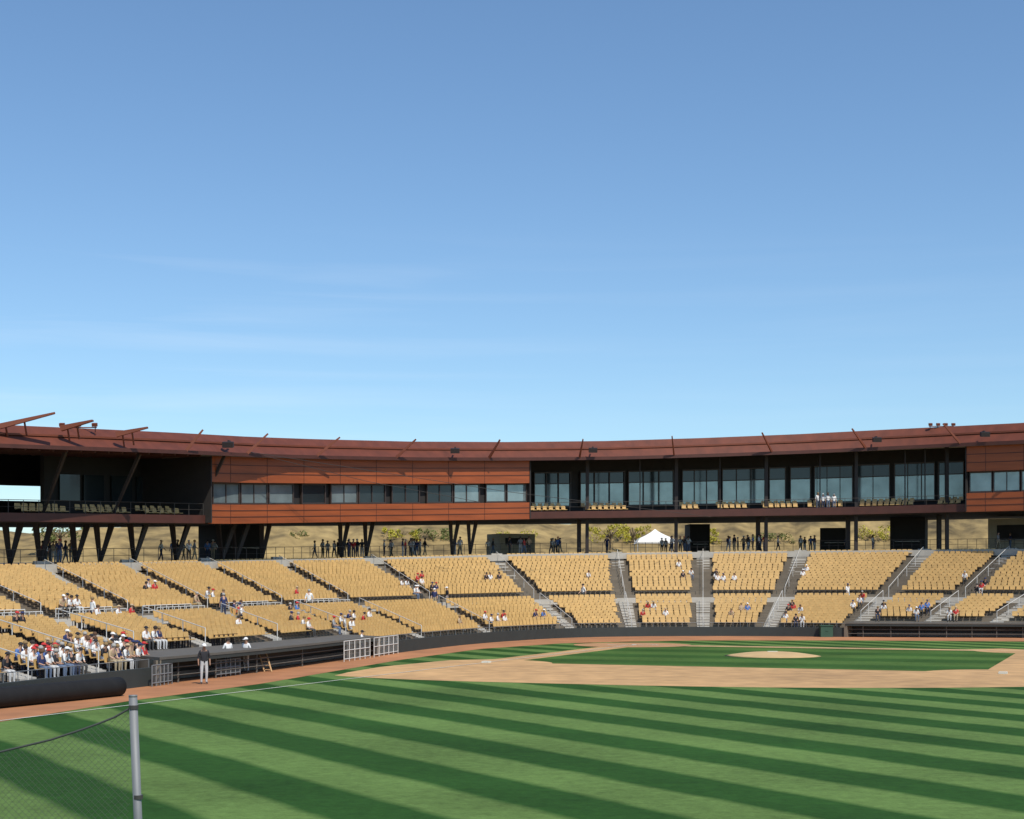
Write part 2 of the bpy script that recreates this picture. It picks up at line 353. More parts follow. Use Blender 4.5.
# ---------------------------------------------------------------- dugouts
def dugout(u0,u1,label,nr):
    c=cr(Fp,(u0+u1)/2); T_=thing('dugout',label,'dugout',(c[0],c[1],0))
    K=int((u1-u0)*10); us=[u0+(u1-u0)*k/K for k in range(K+1)]
    def ring(u,v0,v1,z0,z1,off=0):
        t,n=bface(u,0); a=bowl(u,v0)+n*off; b=bowl(u,v1); return [(a[0],a[1],z0),(a[0],a[1],z1),(b[0],b[1],z1),(b[0],b[1],z0)]
    mb=MB(); mb.ring_loft([ring(u,0,.12,DZ+.02,DZ+.13,.5) for u in us]); mb.build('roof',M_dgroof,T_)
    mb=MB(); mb.ring_loft([ring(u,-.001,.002,DZ-.15,DZ+.015,.45) for u in us]); mb.build('fascia',M_pad,T_)
    mb=MB(); mb.ring_loft([ring(u,.05,.06,0,DZ-.01) for u in us]); mb.build('back_wall',M_steel,T_)
    mb=MB(); mb.ring_loft([ring(u,.03,.042,.05,.38) for u in us[1:-1]]); mb.build('bench',M_dgroof,T_)
    for uu in (u0,u1):
        mb=MB(); t,n=bface(uu,0); a=bowl(uu,0)+n*.45; b=bowl(uu,.112); mb.beam((a[0],a[1],DZ/2),(b[0],b[1],DZ/2),.25,DZ); mb.build('end_wall',M_conc,T_)
    for k in range(2,K-1,3):
        mb=MB(); t,n=bface(us[k],0); a=bowl(us[k],0)+n*.2; mb.tube([(a[0],a[1],0),(a[0],a[1],DZ-.1)],.045,6); mb.build('post',M_dgroof,T_)
    mb=MB()
    for z in nr:
        pts=[]
        for u in us:
            t,n=bface(u,0); a=bowl(u,0)+n*.3; pts.append((a[0],a[1],z))
        mb.tube(pts,.022,4)
    mb.build('front_rail',M_dgroof,T_)
    return T_
dugout(2.15,3.75,'low dark roofed dugout on the left side with black open front',(.35,.7))
dugout(9.95,12.6,'long low black fronted dugout at the right behind the infield',(.3,.65))
# ---------------------------------------------------------------- seats
def seat_geo():
    o={}
    m=MB(); m.box((0,-.02,.43),(.42,.36,.05),0,math.radians(-6)); o['pan']=m
    m=MB(); m.box((0,.22,.61),(.43,.04,.36),0,math.radians(-10)); m.box((0,.258,.80),(.37,.045,.04)); o['back']=m
    m=MB(); m.box((0,.1,.2),(.05,.08,.42)); m.box((.245,.02,.56),(.03,.34,.03)); m.box((.245,.12,.28),(.03,.06,.54)); o['leg']=m
    return o
SG=seat_geo()
seats.sort(key=lambda s:s[1])
ind=seats[:300]; rest=seats[300:]
def mesh_only(m,name,mt): 
    me=bpy.data.meshes.new(name); me.from_pydata(m.v,[],m.f); me.materials.append(mt); return me
mp=mesh_only(SG['pan'],'seat_pan',M_seat); mbk=mesh_only(SG['back'],'backrest',M_seat); ml=mesh_only(SG['leg'],'seat_support',M_steel)
for i,s in enumerate(ind):
    o=bpy.data.objects.new('stadium_chair',None); COL.objects.link(o); o.location=(s[0],s[1],s[2]); o.rotation_euler=(0,0,s[3]); o.empty_display_size=.2
    tag(o,'golden tan plastic stadium seat in the nearest rows of the left stand','chair','stadium seats in the nearest left rows')
    for nm,me in (('seat_pan',mp),('backrest',mbk),('seat_support',ml)):
        c=bpy.data.objects.new(nm,me); COL.objects.link(c); c.parent=o
extra=[]
for a,b in ((533,565),(588,625),(684,702),(720,750),(765,800),(810,842),(862,916),(940,963)):
    for row in range(2):
        p=sp_(a,-1)
        while p<sp_(b,-1):
            q=XY(p,-1.1+row*.9); n=-Nn(p); z=T(p,514.5,-1.5).z+row*.3; extra.append((q[0],q[1],z,math.atan2(n[0],-n[1]))); p+=6.2
for row in range(2):
    p=10
    while p<176:
        q=XY(p,-1.1+row*.9); n=-Nn(p); z=T(p,515,-1.5).z+row*.18
        if int(p)%58>14: extra.append((q[0],q[1],z,math.atan2(n[0],-n[1])))
        p+=7.5
tv=np.array(SG['pan'].v+SG['back'].v); k0=len(SG['pan'].v); tf=np.array(SG['pan'].f+[tuple(i+k0 for i in f) for f in SG['back'].f])
allr=[(s[0],s[1],s[2],s[3]) for s in rest]+extra
V=[];Fc=[]
for i,(x,y,z,r_) in enumerate(allr):
    r_+=random.uniform(-.04,.04); c,s_=math.cos(r_),math.sin(r_); w=tv.copy(); w[:,0]=tv[:,0]*c-tv[:,1]*s_+x; w[:,1]=tv[:,0]*s_+tv[:,1]*c+y; w[:,2]+=z; V.append(w); Fc.append(tf+i*len(tv))
me=bpy.data.meshes.new('distant_seats'); me.from_pydata(np.concatenate(V).tolist(),[],np.concatenate(Fc).tolist()); me.materials.append(M_seat)
o=bpy.data.objects.new('distant_stadium_chairs',me); COL.objects.link(o); tag(o,'thousands of golden tan seats filling the far rows of the bowl','seats','stadium seats in the far rows','stuff')
# ---------------------------------------------------------------- upper building
bt=thing('stadium_upper_deck','long curved rust red upper deck with suites and roof above the concourse','building',(18,152,7))
def ov(p): return I(p,[(-300,-6.5),(-60,-5.8),(260,-3.2),(1300,-3.2)])
mb=MB()
def roofp(p):
    o_=ov(p); a=T(p,458,o_); b=T(p,441,o_+2); c=pz(p,b.z-.4,15); d=pz(p,b.z-1.0,15); e=pz(p,a.z+.15,o_+.4)
    return [a,b,c,d,e]
ploft(mb,-280,1180,roofp,10); mb.build('roof',M_rust,bt)
mb=MB(); ploft(mb,-280,1180,lambda p:[T(p,449,ov(p)+.9),T(p,447.4,ov(p)+.9),T(p,447.4,ov(p)+1.5),T(p,449,ov(p)+1.5)],10); mb.build('roof_trim',M_fin,bt)
mb=MB(); ploft(mb,-280,1180,lambda p:[T(p,459.8,ov(p)-.25),T(p,456.6,ov(p)-.25),T(p,456.6,ov(p)+.1),T(p,459.8,ov(p)+.1)],10); mb.build('gutter',M_dred,bt)
fins=[-40,5,55,93,148,203,268,340,416,500,583,672,762,852,943,1035,1110]
for px,ty,ln_,dy,wd in ((55,413,62,15,.5),(93,420.5,32,8,.35),(148,427.5,32,7,.35)):
    m_=MB(); d1=-6.2; d0=-4.6; tip=sp_(px,d1); a=sp_(px-ln_,d0); P1=pt(tip,ty,d1); P0=pt(a,ty+dy,d0)
    m_.beam(P0,P1,wd,.36,wd,.10)
    for k in (.2,.5): q=P0+(P1-P0)*k; m_.beam(q,q+Vector((0,.5,-.9)),.10,.10)
    m_.build('roof_fin',M_fin,bt)
for px,ty in [(203,430),(268,434),(340,437.5),(416,439.5),(500,440),(583,439.5),(672,436.5),(762,433),(852,429),(943,424),(1035,418),(1110,412)]:
    m_=MB(); dt=-ov(px)+1.6; tip=sp_(px,-dt); a=sp_(px+I(px,[(200,-26),(400,-20),(560,-4),(680,3),(760,10),(1024,20)]),-3.5)
    m_.beam(T(a,457,ov(a)-.15),pt(tip,ty-.3,-dt),.14,.24,.10,.12)
    m_.build('roof_fin',M_fin,bt)
for px in range(-60,205,14):
    p=sp_(px,-3); m_=MB(); m_.beam(T(p,459.5,ov(p)+.2),T(p,462,2.5),.12,.28); m_.build('rafter',M_dred,bt)
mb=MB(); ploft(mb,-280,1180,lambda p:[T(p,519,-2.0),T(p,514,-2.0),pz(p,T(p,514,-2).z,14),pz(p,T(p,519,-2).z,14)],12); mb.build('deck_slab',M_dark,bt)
pL=sp_(211,-2.75); pR=sp_(530,-2.75); pE=sp_(966,-2.75)
for a,b in ((-280,pL-1),(pR+1,pE-1)):
    mb=MB(); panel(mb,a,b,511.5,518.6,-2.3,.28); mb.build('deck_fascia',M_dred,bt)
    h=MB(); n=int((b-a)/14); pts=[T(a+(b-a)*k/n,512,-2.1) for k in range(n+1)]; rail_line(h,pts,.9,.022,1); h.build('balcony_rail',M_darkrail,bt)
def copper_box(a,b,wins):
    for t0,t1,d in ((460,482.5,-2.75),(502,518.8,-2.75)):
        mb=MB(); panel(mb,a,b,t0,t1,d,.3); mb.build('copper_cladding',M_copper,bt)
        mb=MB()
        for tt in ((467.5,475) if t0<480 else (507.6,513.2)): ploft(mb,a,b,lambda p:[T(p,tt,d-.03),T(p,tt-.6,d-.03),T(p,tt-.6,d+.02),T(p,tt,d+.02)],12)
        x=a+20
        while x<b-10: panel(mb,x,x+.35,t0,t1,d-.02,.04); x+=38
        mb.build('panel_joint',M_dred,bt)
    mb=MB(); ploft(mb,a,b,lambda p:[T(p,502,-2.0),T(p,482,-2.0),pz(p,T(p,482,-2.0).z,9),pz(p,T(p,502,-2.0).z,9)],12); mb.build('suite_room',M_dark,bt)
    for x in (a,b):
        mb=MB(); mb.ring_loft([[T(x+o_,460,-2.8),T(x+o_,518,-2.8),pz(x+o_,T(x,518,-2.8).z,6),pz(x+o_,T(x,460,-2.8).z,6)] for o_ in (-.6,.6)]); mb.build('end_wall',M_dark,bt)
    for i,(x0,x1,dark) in enumerate(wins):
        x0=sp_(x0,-2.3); x1=sp_(x1,-2.3)
        fr=MB()
        for (u0,u1,t0,t1) in ((x0,x1,482.6,484.2),(x0,x1,500.4,501.8),(x0,x0+.8,484.2,500.4),(x1-.8,x1,484.2,500.4)): panel(fr,u0,u1,t0,t1,-2.3,.18)
        k=max(1,int((x1-x0)/13))
        for j in range(1,k): xx=x0+(x1-x0)*j/k; panel(fr,xx-.3,xx+.3,484.2,500.4,-2.28,.14)
        f=fr.build('window',M_frame,bt); g_=MB(); panel(g_,x0+.8,x1-.8,484.2,500.4,-2.2,.04); g_.build('pane',M_glassd if dark else M_glass,f)
copper_box(pL,pR,[(213,240,0),(241,268,0),(269,294,0),(302,326,1),(331,358,0),(359,386,1),(392,420,1),(427,453,1),(454,480,0),(486,506,0),(507,527,0)])
copper_box(pE,1110,[(969,992,0),(993,1020,0),(1021,1048,0),(1052,1080,1)])
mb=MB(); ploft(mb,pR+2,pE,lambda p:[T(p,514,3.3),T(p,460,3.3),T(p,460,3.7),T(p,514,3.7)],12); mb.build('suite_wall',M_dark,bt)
for (x0,x1) in ((534,571),(580,625),(628,674),(682,719),(722,766),(769,786),(790,811),(814,853),(856,890),(894,935),(938,964)):
    x0=sp_(x0,3); x1=sp_(x1,3)
    fr=MB(); n=max(1,int((x1-x0)/12))
    for (u0,u1,t0,t1) in ((x0,x1,472,473.2),(x0,x1,483.4,484.2),(x0,x1,506,507.5),(x0,x0+.8,473.2,506),(x1-.8,x1,473.2,506)): panel(fr,u0,u1,t0,t1,2.95,.2)
    for j in range(1,n): xx=x0+(x1-x0)*j/n; panel(fr,xx-.35,xx+.35,473.2,506,2.97,.16)
    f=fr.build('window',M_frame,bt); g_=MB(); panel(g_,x0+1,x1-1,484.2,506,3.1,.05); g_.build('pane',M_glass,f)
    g_=MB(); panel(g_,x0+1,x1-1,473.2,483.4,3.1,.05); g_.build('upper_pane',M_glassd,f)
a_=sp_(44,4)
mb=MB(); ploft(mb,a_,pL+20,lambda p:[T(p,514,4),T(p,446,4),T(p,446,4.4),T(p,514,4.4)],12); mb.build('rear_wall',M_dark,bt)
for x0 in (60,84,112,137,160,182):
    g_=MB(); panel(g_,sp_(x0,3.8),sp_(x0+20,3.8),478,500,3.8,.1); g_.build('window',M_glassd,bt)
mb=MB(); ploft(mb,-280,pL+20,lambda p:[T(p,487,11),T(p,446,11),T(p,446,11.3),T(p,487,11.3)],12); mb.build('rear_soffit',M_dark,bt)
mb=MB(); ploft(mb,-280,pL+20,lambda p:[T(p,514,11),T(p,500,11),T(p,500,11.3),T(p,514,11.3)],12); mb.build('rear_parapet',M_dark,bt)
for px in (10,40,76,100,134,176,222,236,262,341,366,452,470):
    p=sp_(px,1)
    m_=MB(); b0=pz(p,zf(p),1.0)
    for s_ in (-1,1): m_.beam(b0,pz(p+s_*(8 if p<250 else 4),T(p,519,-.5).z,.6),.22,.22,.38,.34)
    m_.build('v_column',M_steel,bt)
for px in [i for i in fins if i>=583]:
    p=sp_(px+4,-.8)
    m_=MB(); w=.32
    m_.beam(pz(p,zf(p),-.8),T(p,458,-.9),w,w); m_.build('tall_column',M_steel,bt)
    if px!=672:
        p=sp_(px-4,1.5); m_=MB(); m_.beam(pz(p,zf(p),1.5),pz(p,T(p,519,1).z,1.5),.4,.4); m_.build('concourse_column',M_steel,bt)
for px in (640,720,820,905,925,1010):
    p=sp_(px,-1.4); m_=MB(); m_.beam(pz(p,T(p,514,-1.0).z,-1.4),T(p,460,-1.4),.1,.1); m_.build('slender_post',M_steel,bt)
for px in (-30,42,112,196):
    p=sp_(px,-1.2); m_=MB(); m_.beam(T(p,514,-1.2),T(p+6,456,-3.5),.15,.15,.22,.22); m_.build('raking_column',M_steel,bt)
for px,lb in ((228,'left of the copper suites'),(455,'above the middle copper suites'),(593,'just right of the centre fin'),(877,'above the right balcony'),(985,'above the far right suites')):
    p=sp_(px,-3.9); m_=MB(); c=T(p,450,-3.9); m_.box(c,(.8,.5,.42),0,.2); m_.box(c+Vector((0,.5,.3)),(.12,.8,.12)); tag(m_.build('loudspeaker',M_steel),'small black loudspeaker box hung on the roof edge '+lb,'loudspeaker','loudspeakers on the roof edge')
for px,n,lb in ((79,3,'left'),(941,4,'right')):
    m_=MB(); p=sp_(px,ov(px)+2)
    base=T(p,441,ov(p)+2.2)+Vector((0,0,-.1))
    m_.beam(base+Vector((-1.2,0,.15)),base+Vector((1.2,0,.15)),.07,.07)
    for k in range(n):
        x=-1.1+2.2*k/(n-1); m_.box(base+Vector((x,-.15,.32)),(.34,.25,.22),0,.3); m_.tube([base+Vector((x,0,-.3)),base+Vector((x,0,.3))],.035)
    tag(m_.build('roof_floodlights',M_fin),'row of small floodlights on top of the roof at the %s end'%lb,'floodlight')
# ---------------------------------------------------------------- things on the concourse and beyond
def booth(x0,x1,d,h,m,label,name='concession_stand'):
    p0=sp_(x0,d); p1=sp_(x1,d)
    z=zf((p0+p1)/2); c=pz((p0+p1)/2,z,d); t=thing(name,label,'stall',c); a=pz(p0,z,d); b=pz(p1,z,d); dv=(b-a); n=Vector((-dv.y,dv.x,0)).normalized()
    mb=MB(); mb.ring_loft([[q,q+Vector((0,0,h)),q+n*3+Vector((0,0,h)),q+n*3] for q in (a,b)]); mb.build('wall',m,t)
    mb=MB(); 
    q0=a+dv*.15; q1=a+dv*.85; mb.ring_loft([[q+Vector((0,0,1.1))-n*.06,q+Vector((0,0,h*.8))-n*.06,q+Vector((0,0,h*.8))-n*.01,q+Vector((0,0,1.1))-n*.01] for q in (q0,q1)]); mb.build('serving_hatch',M_dark,t)
    mb=MB(); mb.ring_loft([[q+Vector((0,0,1.0))-n*.4,q+Vector((0,0,1.08))-n*.4,q+Vector((0,0,1.08))-n*.07,q+Vector((0,0,1.0))-n*.07] for q in (q0,q1)]); mb.build('counter',M_conc2,t)
booth(222,262,9,3.3,M_dark,'dark concession block behind the left concourse columns')
booth(500,535,10,2.2,M_cream,'cream concession block on the concourse left of centre')
booth(690,710,11,3.2,M_dark,'narrow dark kiosk on the concourse right of the white tent')
booth(820,850,9,2.6,M_dark,'dark kiosk on the concourse below the right balcony')
booth(890,925,7,3.6,M_dark,'wide dark kiosk between the right concourse columns')
booth(988,1050,7,3.2,M_cream,'cream kiosk at the far right end of the concourse')
D=178; c=Vector(((655-512)/FP*D,D,7.0)); tn=thing('event_tent','white peaked event tent behind the centre of the concourse','tent',c)
mb=MB(); w=2.2
for x,y in ((-w,-w),(w,-w),(w,w),(-w,w)): mb.tube([c+Vector((x,y,-.3)),c+Vector((x,y,2.6))],.05)
mb.build('tent_pole',M_rail,tn)
mb=MB(); rings=[]
for k in range(7):
    t=k/6; hw=w*1.04*(1-t)**1.15+.04; zz=2.1+(.5 if k>0 else 0)+ (1.2*t**1.3 if k>0 else 0)
    rings.append([c+Vector((x*hw,y*hw,zz)) for x,y in ((-1,-1),(1,-1),(1,1),(-1,1))])
mb.ring_loft(rings); mb.build('canopy',M_white,tn)
def tree(px,D,h,cw,m,label,ybase=543):
    X=(px-512)/FP*D; z0=CH+(YH-ybase)*D/FP
    t=thing('tree',label,'tree',(X,D,z0)); tr=MB(); base=Vector((X,D,z0))
    tr.tube([base+Vector((0,0,-.9)),base+Vector((.1,0,h*.3)),base+Vector((-.1,0,h*.6))],.16,7,.07)
    for k in range(6):
        a=k*1.05; tr.tube([base+Vector((0,0,h*.2)),base+Vector((math.cos(a)*cw*.5,math.sin(a)*cw*.5,h*(.5+.15*random.random())))],.07,5,.02)
    tr.build('trunk',M_bark,t); cb=MB()
    cl=[base+Vector((random.uniform(-1,1)*cw*1.1,random.uniform(-1,1)*cw*.7,h*(.1+.65*random.random()))) for _ in range(18)]
    for q in cl:
        rr=cw*random.uniform(.12,.3)
        for _ in range(55):
            d=Vector((random.gauss(0,1),random.gauss(0,1),random.gauss(0,.8))).normalized()*rr*random.uniform(.5,1.05)
            n=Vector((random.gauss(0,1),random.gauss(0,1),random.gauss(0,1))).normalized(); x=n.orthogonal().normalized()*random.uniform(.07,.16); y=n.cross(x)*1.0
            p=q+d; cb.face([p-x,p+y*.6,p+x,p-y*.6])
    cb.build('crown',m,t)
for i,(px,D,h,cw,m,lb) in enumerate([(610,190,2.9,2.2,M_leafy,'yellow green desert tree just left of the white tent'),(633,196,3.3,2.0,M_leafy,'yellow green desert tree directly behind the white tent'),(703,194,2.6,1.8,M_leafy,'small yellow green tree to the right of the white tent'),
    (432,190,2.0,2.4,M_leaf,'olive tree on the hill behind the middle concourse'),(400,189,2.3,2.0,M_leafy,'low yellow green bush on the bank right of the V columns'),(515,192,1.9,2.2,M_leafy,'yellowish shrub like tree behind the concourse left of centre'),
    (60,160,2.4,2.4,M_leaf,'bushy olive tree seen between the leftmost V columns'),(290,184,1.6,2.2,M_leaf,'olive tree behind the left concourse between two column pairs'),(1016,186,2.6,2.2,M_leaf,'olive tree at the far right end of the concourse'),(870,196,2.9,2.4,M_leafy,'yellow green tree behind the right dark kiosks'),(772,196,1.3,2.2,M_leaf,'low olive shrub behind the concourse right of centre')]):
    tree(px,D,h,cw,m,lb)
# ---------------------------------------------------------------- field side things
a=gp(-45,713); b=gp(119,696); t=thing('rolled_tarp','long black rolled field tarp lying by the left wall','tarp',(a+b)/2)
mb=MB(); r0=.37; pts=[a+(b-a)*k/14+Vector((0,0,r0)) for k in range(15)]
e0=pts[-1]; dv=(b-a).normalized()
mb.tube(pts,r0,18); mb.build('tarp_roll',M_tarp,t,True)
mb=MB(); mb.tube([e0,e0+dv*.12],r0*.93,16,r0*.6); mb.build('roll_end',M_tarp,t)
def barrier(p0,p1,label,h=1.05,m=None):
    a=gp(*p0); b=gp(*p1); m_=MB(); n=5
    for k in range(n+1): q=a+(b-a)*k/n; m_.tube([q,q+Vector((0,0,h))],.028,5)
    for z in (.15,h*.55,h): m_.tube([a+Vector((0,0,z)),b+Vector((0,0,z))],.028,5)
    for k in range(20): q=a+(b-a)*(k+.5)/20; m_.tube([q+Vector((0,0,.15)),q+Vector((0,0,h))],.007,4)
    tag(m_.build('barrier_fence',m or M_post),label,'barrier')
barrier((344,662),(370,658),'grey steel barrier fence just right of the left dugout',1.15,M_rail)
barrier((374,657.5),(398,653.5),'grey steel barrier fence nearest the seats past the left dugout',1.15,M_rail)
barrier((152,687),(172,684),'short steel barrier at the near end of the left dugout',.9)
barrier((216,678),(240,675),'low steel barrier in front of the left dugout',.8)
m_=MB(); a=gp(268,672)
for s_ in (-.18,.18): m_.beam(a+Vector((s_,0,0)),a+Vector((s_-.45,.9,1.0)),.07,.07)
for k in range(5): q=a+Vector((-.45,.9,1.0))*((k+.6)/5.2); m_.beam(q+Vector((-.18,0,0)),q+Vector((.18,0,0)),.09,.04)
tag(m_.build('wooden_ladder',M_wood),'short tan wooden ladder leaning on the left dugout front','ladder')
m_=MB(); a=gp(826,637); m_.box(a+Vector((0,0,.45)),(1.0,.7,.9)); m_.box(a+Vector((0,0,.95)),(1.1,.8,.08)); m_.box(a+Vector((0,-.36,.5)),(.2,.03,.06)); tag(m_.build('equipment_box',M_green),'dark green equipment box beside the right dugout','box')
D=15.0; def_x=(133-512)/FP*D
pt_=thing('net_post','grey galvanised steel net post at the lower left','post',(def_x+.1,D,0))
ztop=CH-(697-YH)*D/FP
m_=MB(); m_.tube([(def_x+.13,D,0),(def_x,D,ztop)],.042,16); m_.build('pole',M_post,pt_,True)
m_=MB(); m_.tube([(def_x,D,ztop),(def_x,D,ztop+.02)],.043,14); m_.build('cap',M_post,pt_,True)
for z in (ztop-.12,ztop-1.0):
    m_=MB(); m_.tube([(def_x+.05*(ztop-z),D,z),(def_x+.05*(ztop-z),D,z+.04)],.048,14); m_.build('clamp',M_darkrail,pt_)
x1=def_x-.03; x0=def_x-3.6
def ztopn(x):
    px=512+FP*x/D; return CH-(I(px,[(-200,770),(-60,763),(0,752),(50,740),(90,727),(115,717),(134,706)])-YH)*D/FP
m_=MB(); sp=.065
def clip(sg,c0):
    pts=[]; n=160
    for i in range(n+1):
        z=3.2*i/n; x=c0+sg*z
        if x0<=x<=x1 and z<=ztopn(x): pts.append((x,D,z))
    if len(pts)>2: return pts[0],pts[-1]
    return None
c0=x0-3.4
while c0<x1+3.4:
    for sg in (1,-1):
        e=clip(sg,c0)
        if e: m_.tube([Vector(e[0])+Vector((0,.004*sg,0)),Vector(e[1])+Vector((0,.004*sg,0))],.0017,3)
    c0+=sp
nt=thing('safety_net','fine dark diamond mesh net hanging left of the grey post','net',((x0+x1)/2,D,0))
m_.build('mesh',M_net,nt)
m_=MB(); m_.tube([(x,D,ztopn(x)) for x in np.linspace(x0,x1,24)],.012,6); m_.build('top_rope',M_rope,nt)
pb=MB(); pb.tube([(x0-.05,D,0),(x0-.05,D,ztop)],.042,12); tag(pb.build('net_post',M_post),'second grey net post just outside the left edge of the photo','post')
m_=MB()
for (p0,t0,d0,p1,t1,d1) in ((214,455,-3.2,700,519,-5),(214,455,-3.2,420,500,-8)):
    m_.tube([T(p0,t0,d0),(T(p0,t0,d0)+T(p1,t1,d1))/2+Vector((0,0,-.3)),T(p1,t1,d1)],.02,4)
tag(m_.build('support_cable',M_darkrail),'thin dark support cables slanting down across the copper suites','cable')
# ---------------------------------------------------------------- people
def template(name,J,E):
    me=bpy.data.meshes.new(name+'_sk'); names=list(J); idx={n:i for i,n in enumerate(names)}
    me.from_pydata([J[n][:3] for n in names],[(idx[a],idx[b]) for a,b,_ in E],[])
    o=bpy.data.objects.new(name+'_sk',me); COL.objects.link(o)
    md=o.modifiers.new('s','SKIN'); md.use_smooth_shade=True
    sv=me.skin_vertices[0].data
    for n,i in idx.items(): sv[i].radius=(J[n][3],J[n][4]); sv[i].use_root=(n=='pelvis')
    sd=o.modifiers.new('d','SUBSURF'); sd.levels=1; sd.render_levels=1
    dg=bpy.context.evaluated_depsgraph_get(); dg.update()
    nm=bpy.data.meshes.new_from_object(o.evaluated_get(dg)); nm.name=name
    bpy.data.objects.remove(o)
    nm.materials.clear()
    for m in (M_shirt,M_skin,M_trou,M_shoe): nm.materials.append(m)
    segs=[(Vector(J[a][:3]),Vector(J[b][:3]),mi,max(J[a][3],J[b][3])) for a,b,mi in E]
    for f in nm.polygons:
        c=f.center; best=9;bi=0
        for a,b,mi,r in segs:
            d=b-a; t=max(0,min(1,(c-a).dot(d)/d.length_squared)); q=((c-(a+d*t)).length)-r*.8
            if q<best: best=q;bi=mi
        f.material_index=bi; f.use_smooth=True
    return nm
def joints(kind):
    J={}
    if kind in('stand','lean','walk'):
        J=dict(pelvis=(0,0,.95,.15,.12),spine=(0,0,1.13,.14,.11),chest=(0,0,1.33,.17,.12),neck=(0,.01,1.49,.06,.06),head=(0,-.02,1.60,.085,.095),crown=(0,-.01,1.69,.075,.09),nose=(0,-.115,1.605,.018,.02))
        hl={'stand':(0,0),'lean':(0,0),'walk':(-.22,.22)}[kind]
        for s,nm in ((1,'l'),(-1,'r')):
            st=hl[0] if s>0 else hl[1]
            J['hip'+nm]=(.09*s,0,.90,.10,.10); J['knee'+nm]=(.11*s,st*.5-.02,.50,.068,.07); J['ank'+nm]=(.11*s,st+.03,.09,.045,.05); J['toe'+nm]=(.12*s,st-.14,.045,.045,.035)
            J['sho'+nm]=(.18*s,0,1.41,.065,.065)
            if kind=='stand': J['elb'+nm]=(.25*s,.03,1.13,.045,.045); J['wri'+nm]=(.25*s,-.05,.90,.032,.032); J['han'+nm]=(.25*s,-.08,.80,.04,.028)
            elif kind=='lean': J['elb'+nm]=(.27*s,.06,1.14,.045,.045); J['wri'+nm]=(.17*s,-.14,1.06,.032,.032); J['han'+nm]=(.10*s,-.17,1.08,.04,.03)
            else: J['elb'+nm]=(.25*s,-st*.4+.02,1.14,.045,.045); J['wri'+nm]=(.25*s,-st*.9-.08,.95,.032,.032); J['han'+nm]=(.25*s,-st*1.1-.10,.87,.04,.028)
    else:
        f=.0 if kind=='sit' else -.16
        J=dict(pelvis=(0,.08,.55,.16,.13),spine=(0,.08+f*.3,.72,.14,.11),chest=(0,.08+f*.7,.92,.17,.12),neck=(0,.07+f,1.07,.06,.06),head=(0,.04+f*1.1,1.18,.085,.095),crown=(0,.05+f*1.1,1.27,.075,.09),nose=(0,-.055+f*1.1,1.185,.018,.02))
        for s,nm in ((1,'l'),(-1,'r')):
            J['hip'+nm]=(.09*s,.02,.53,.10,.10); J['knee'+nm]=(.13*s,-.36,.53,.072,.072); J['ank'+nm]=(.12*s,-.34,.09,.045,.05); J['toe'+nm]=(.13*s,-.50,.045,.045,.035)
            J['sho'+nm]=(.18*s,.08+f*.8,.99,.065,.065); J['elb'+nm]=(.24*s,.02+f*.8,.74,.045,.045); J['wri'+nm]=(.14*s,-.18+f*.3,.66,.032,.032); J['han'+nm]=(.10*s,-.26+f*.3,.65,.04,.028)
    E=[('pelvis','spine',0),('spine','chest',0),('chest','neck',1),('neck','head',1),('head','crown',1),('head','nose',1)]
    for nm in 'lr': E+=[('pelvis','hip'+nm,2),('hip'+nm,'knee'+nm,2),('knee'+nm,'ank'+nm,2),('ank'+nm,'toe'+nm,3),('chest','sho'+nm,0),('sho'+nm,'elb'+nm,0),('elb'+nm,'wri'+nm,1),('wri'+nm,'han'+nm,1)]
    return J,E
TP={}
for kd in ('stand','lean','walk','sit','sitlean'):
    J,E=joints(kd); me=template('person_'+kd,J,E)
    h=J['head']; c=(0,h[1]+.015,h[2]+.045)
    hm=MB(); hm.sphere(c,.118,12,6,-.35,(.9,1.02,1.0)); hair=mesh_only(hm,'hair',M_hair)
    cm=MB(); cm.sphere((c[0],c[1]-.005,c[2]+.01),.122,12,5,-.02,(.92,1.04,.95)); cm.box((0,c[1]-.15,c[2]+.02),(.15,.13,.015),0,.15); cap=mesh_only(cm,'cap',M_capm)
    for q in (hair,cap): q.polygons.foreach_set('use_smooth',[True]*len(q.polygons))
    TP[kd]=(me,hair,cap)
COLS={'white':(.75,.74,.72),'black':(.02,.02,.025),'red':(.5,.03,.03),'navy':(.02,.03,.10),'grey':(.3,.3,.31),'blue':(.08,.18,.45),'tan':(.45,.33,.2)}
people=[]
def person(kd,loc,rot,color,zone,sc=None):
    me,hair,cap=TP[kd]; o=bpy.data.objects.new('person',me); COL.objects.link(o); o.location=loc; o.rotation_euler=(0,0,rot); sc=(sc or random.uniform(.90,1.02)) if 'sit' not in kd else random.uniform(.88,.94)
    o.scale=(sc,sc,sc); o.color=(*COLS[color],1)
    hasc=random.random()<.55
    h=bpy.data.objects.new('cap' if hasc else 'hair',cap if hasc else hair); COL.objects.link(h); h.parent=o; h.color=(*COLS[random.choice(['white','navy','black','black','red','tan'])],1)
    people.append((o,kd,color,zone))
    return o
used=set()
SX=np.array([(s[4],s[5]) for s in seats])
def sit_at(px,py,color,zone):
    d=np.hypot(SX[:,0]-px,SX[:,1]-py)
    for i in np.argsort(d)[:40]:
        if i not in used:
            used.add(int(i)); s=seats[i]; person(random.choice(['sit','sit','sitlean']),(s[0],s[1],s[2]),s[3]+random.uniform(-.3,.3),color,zone); return
W=['white']*8+['black','navy','navy','grey','red','blue','tan','black']
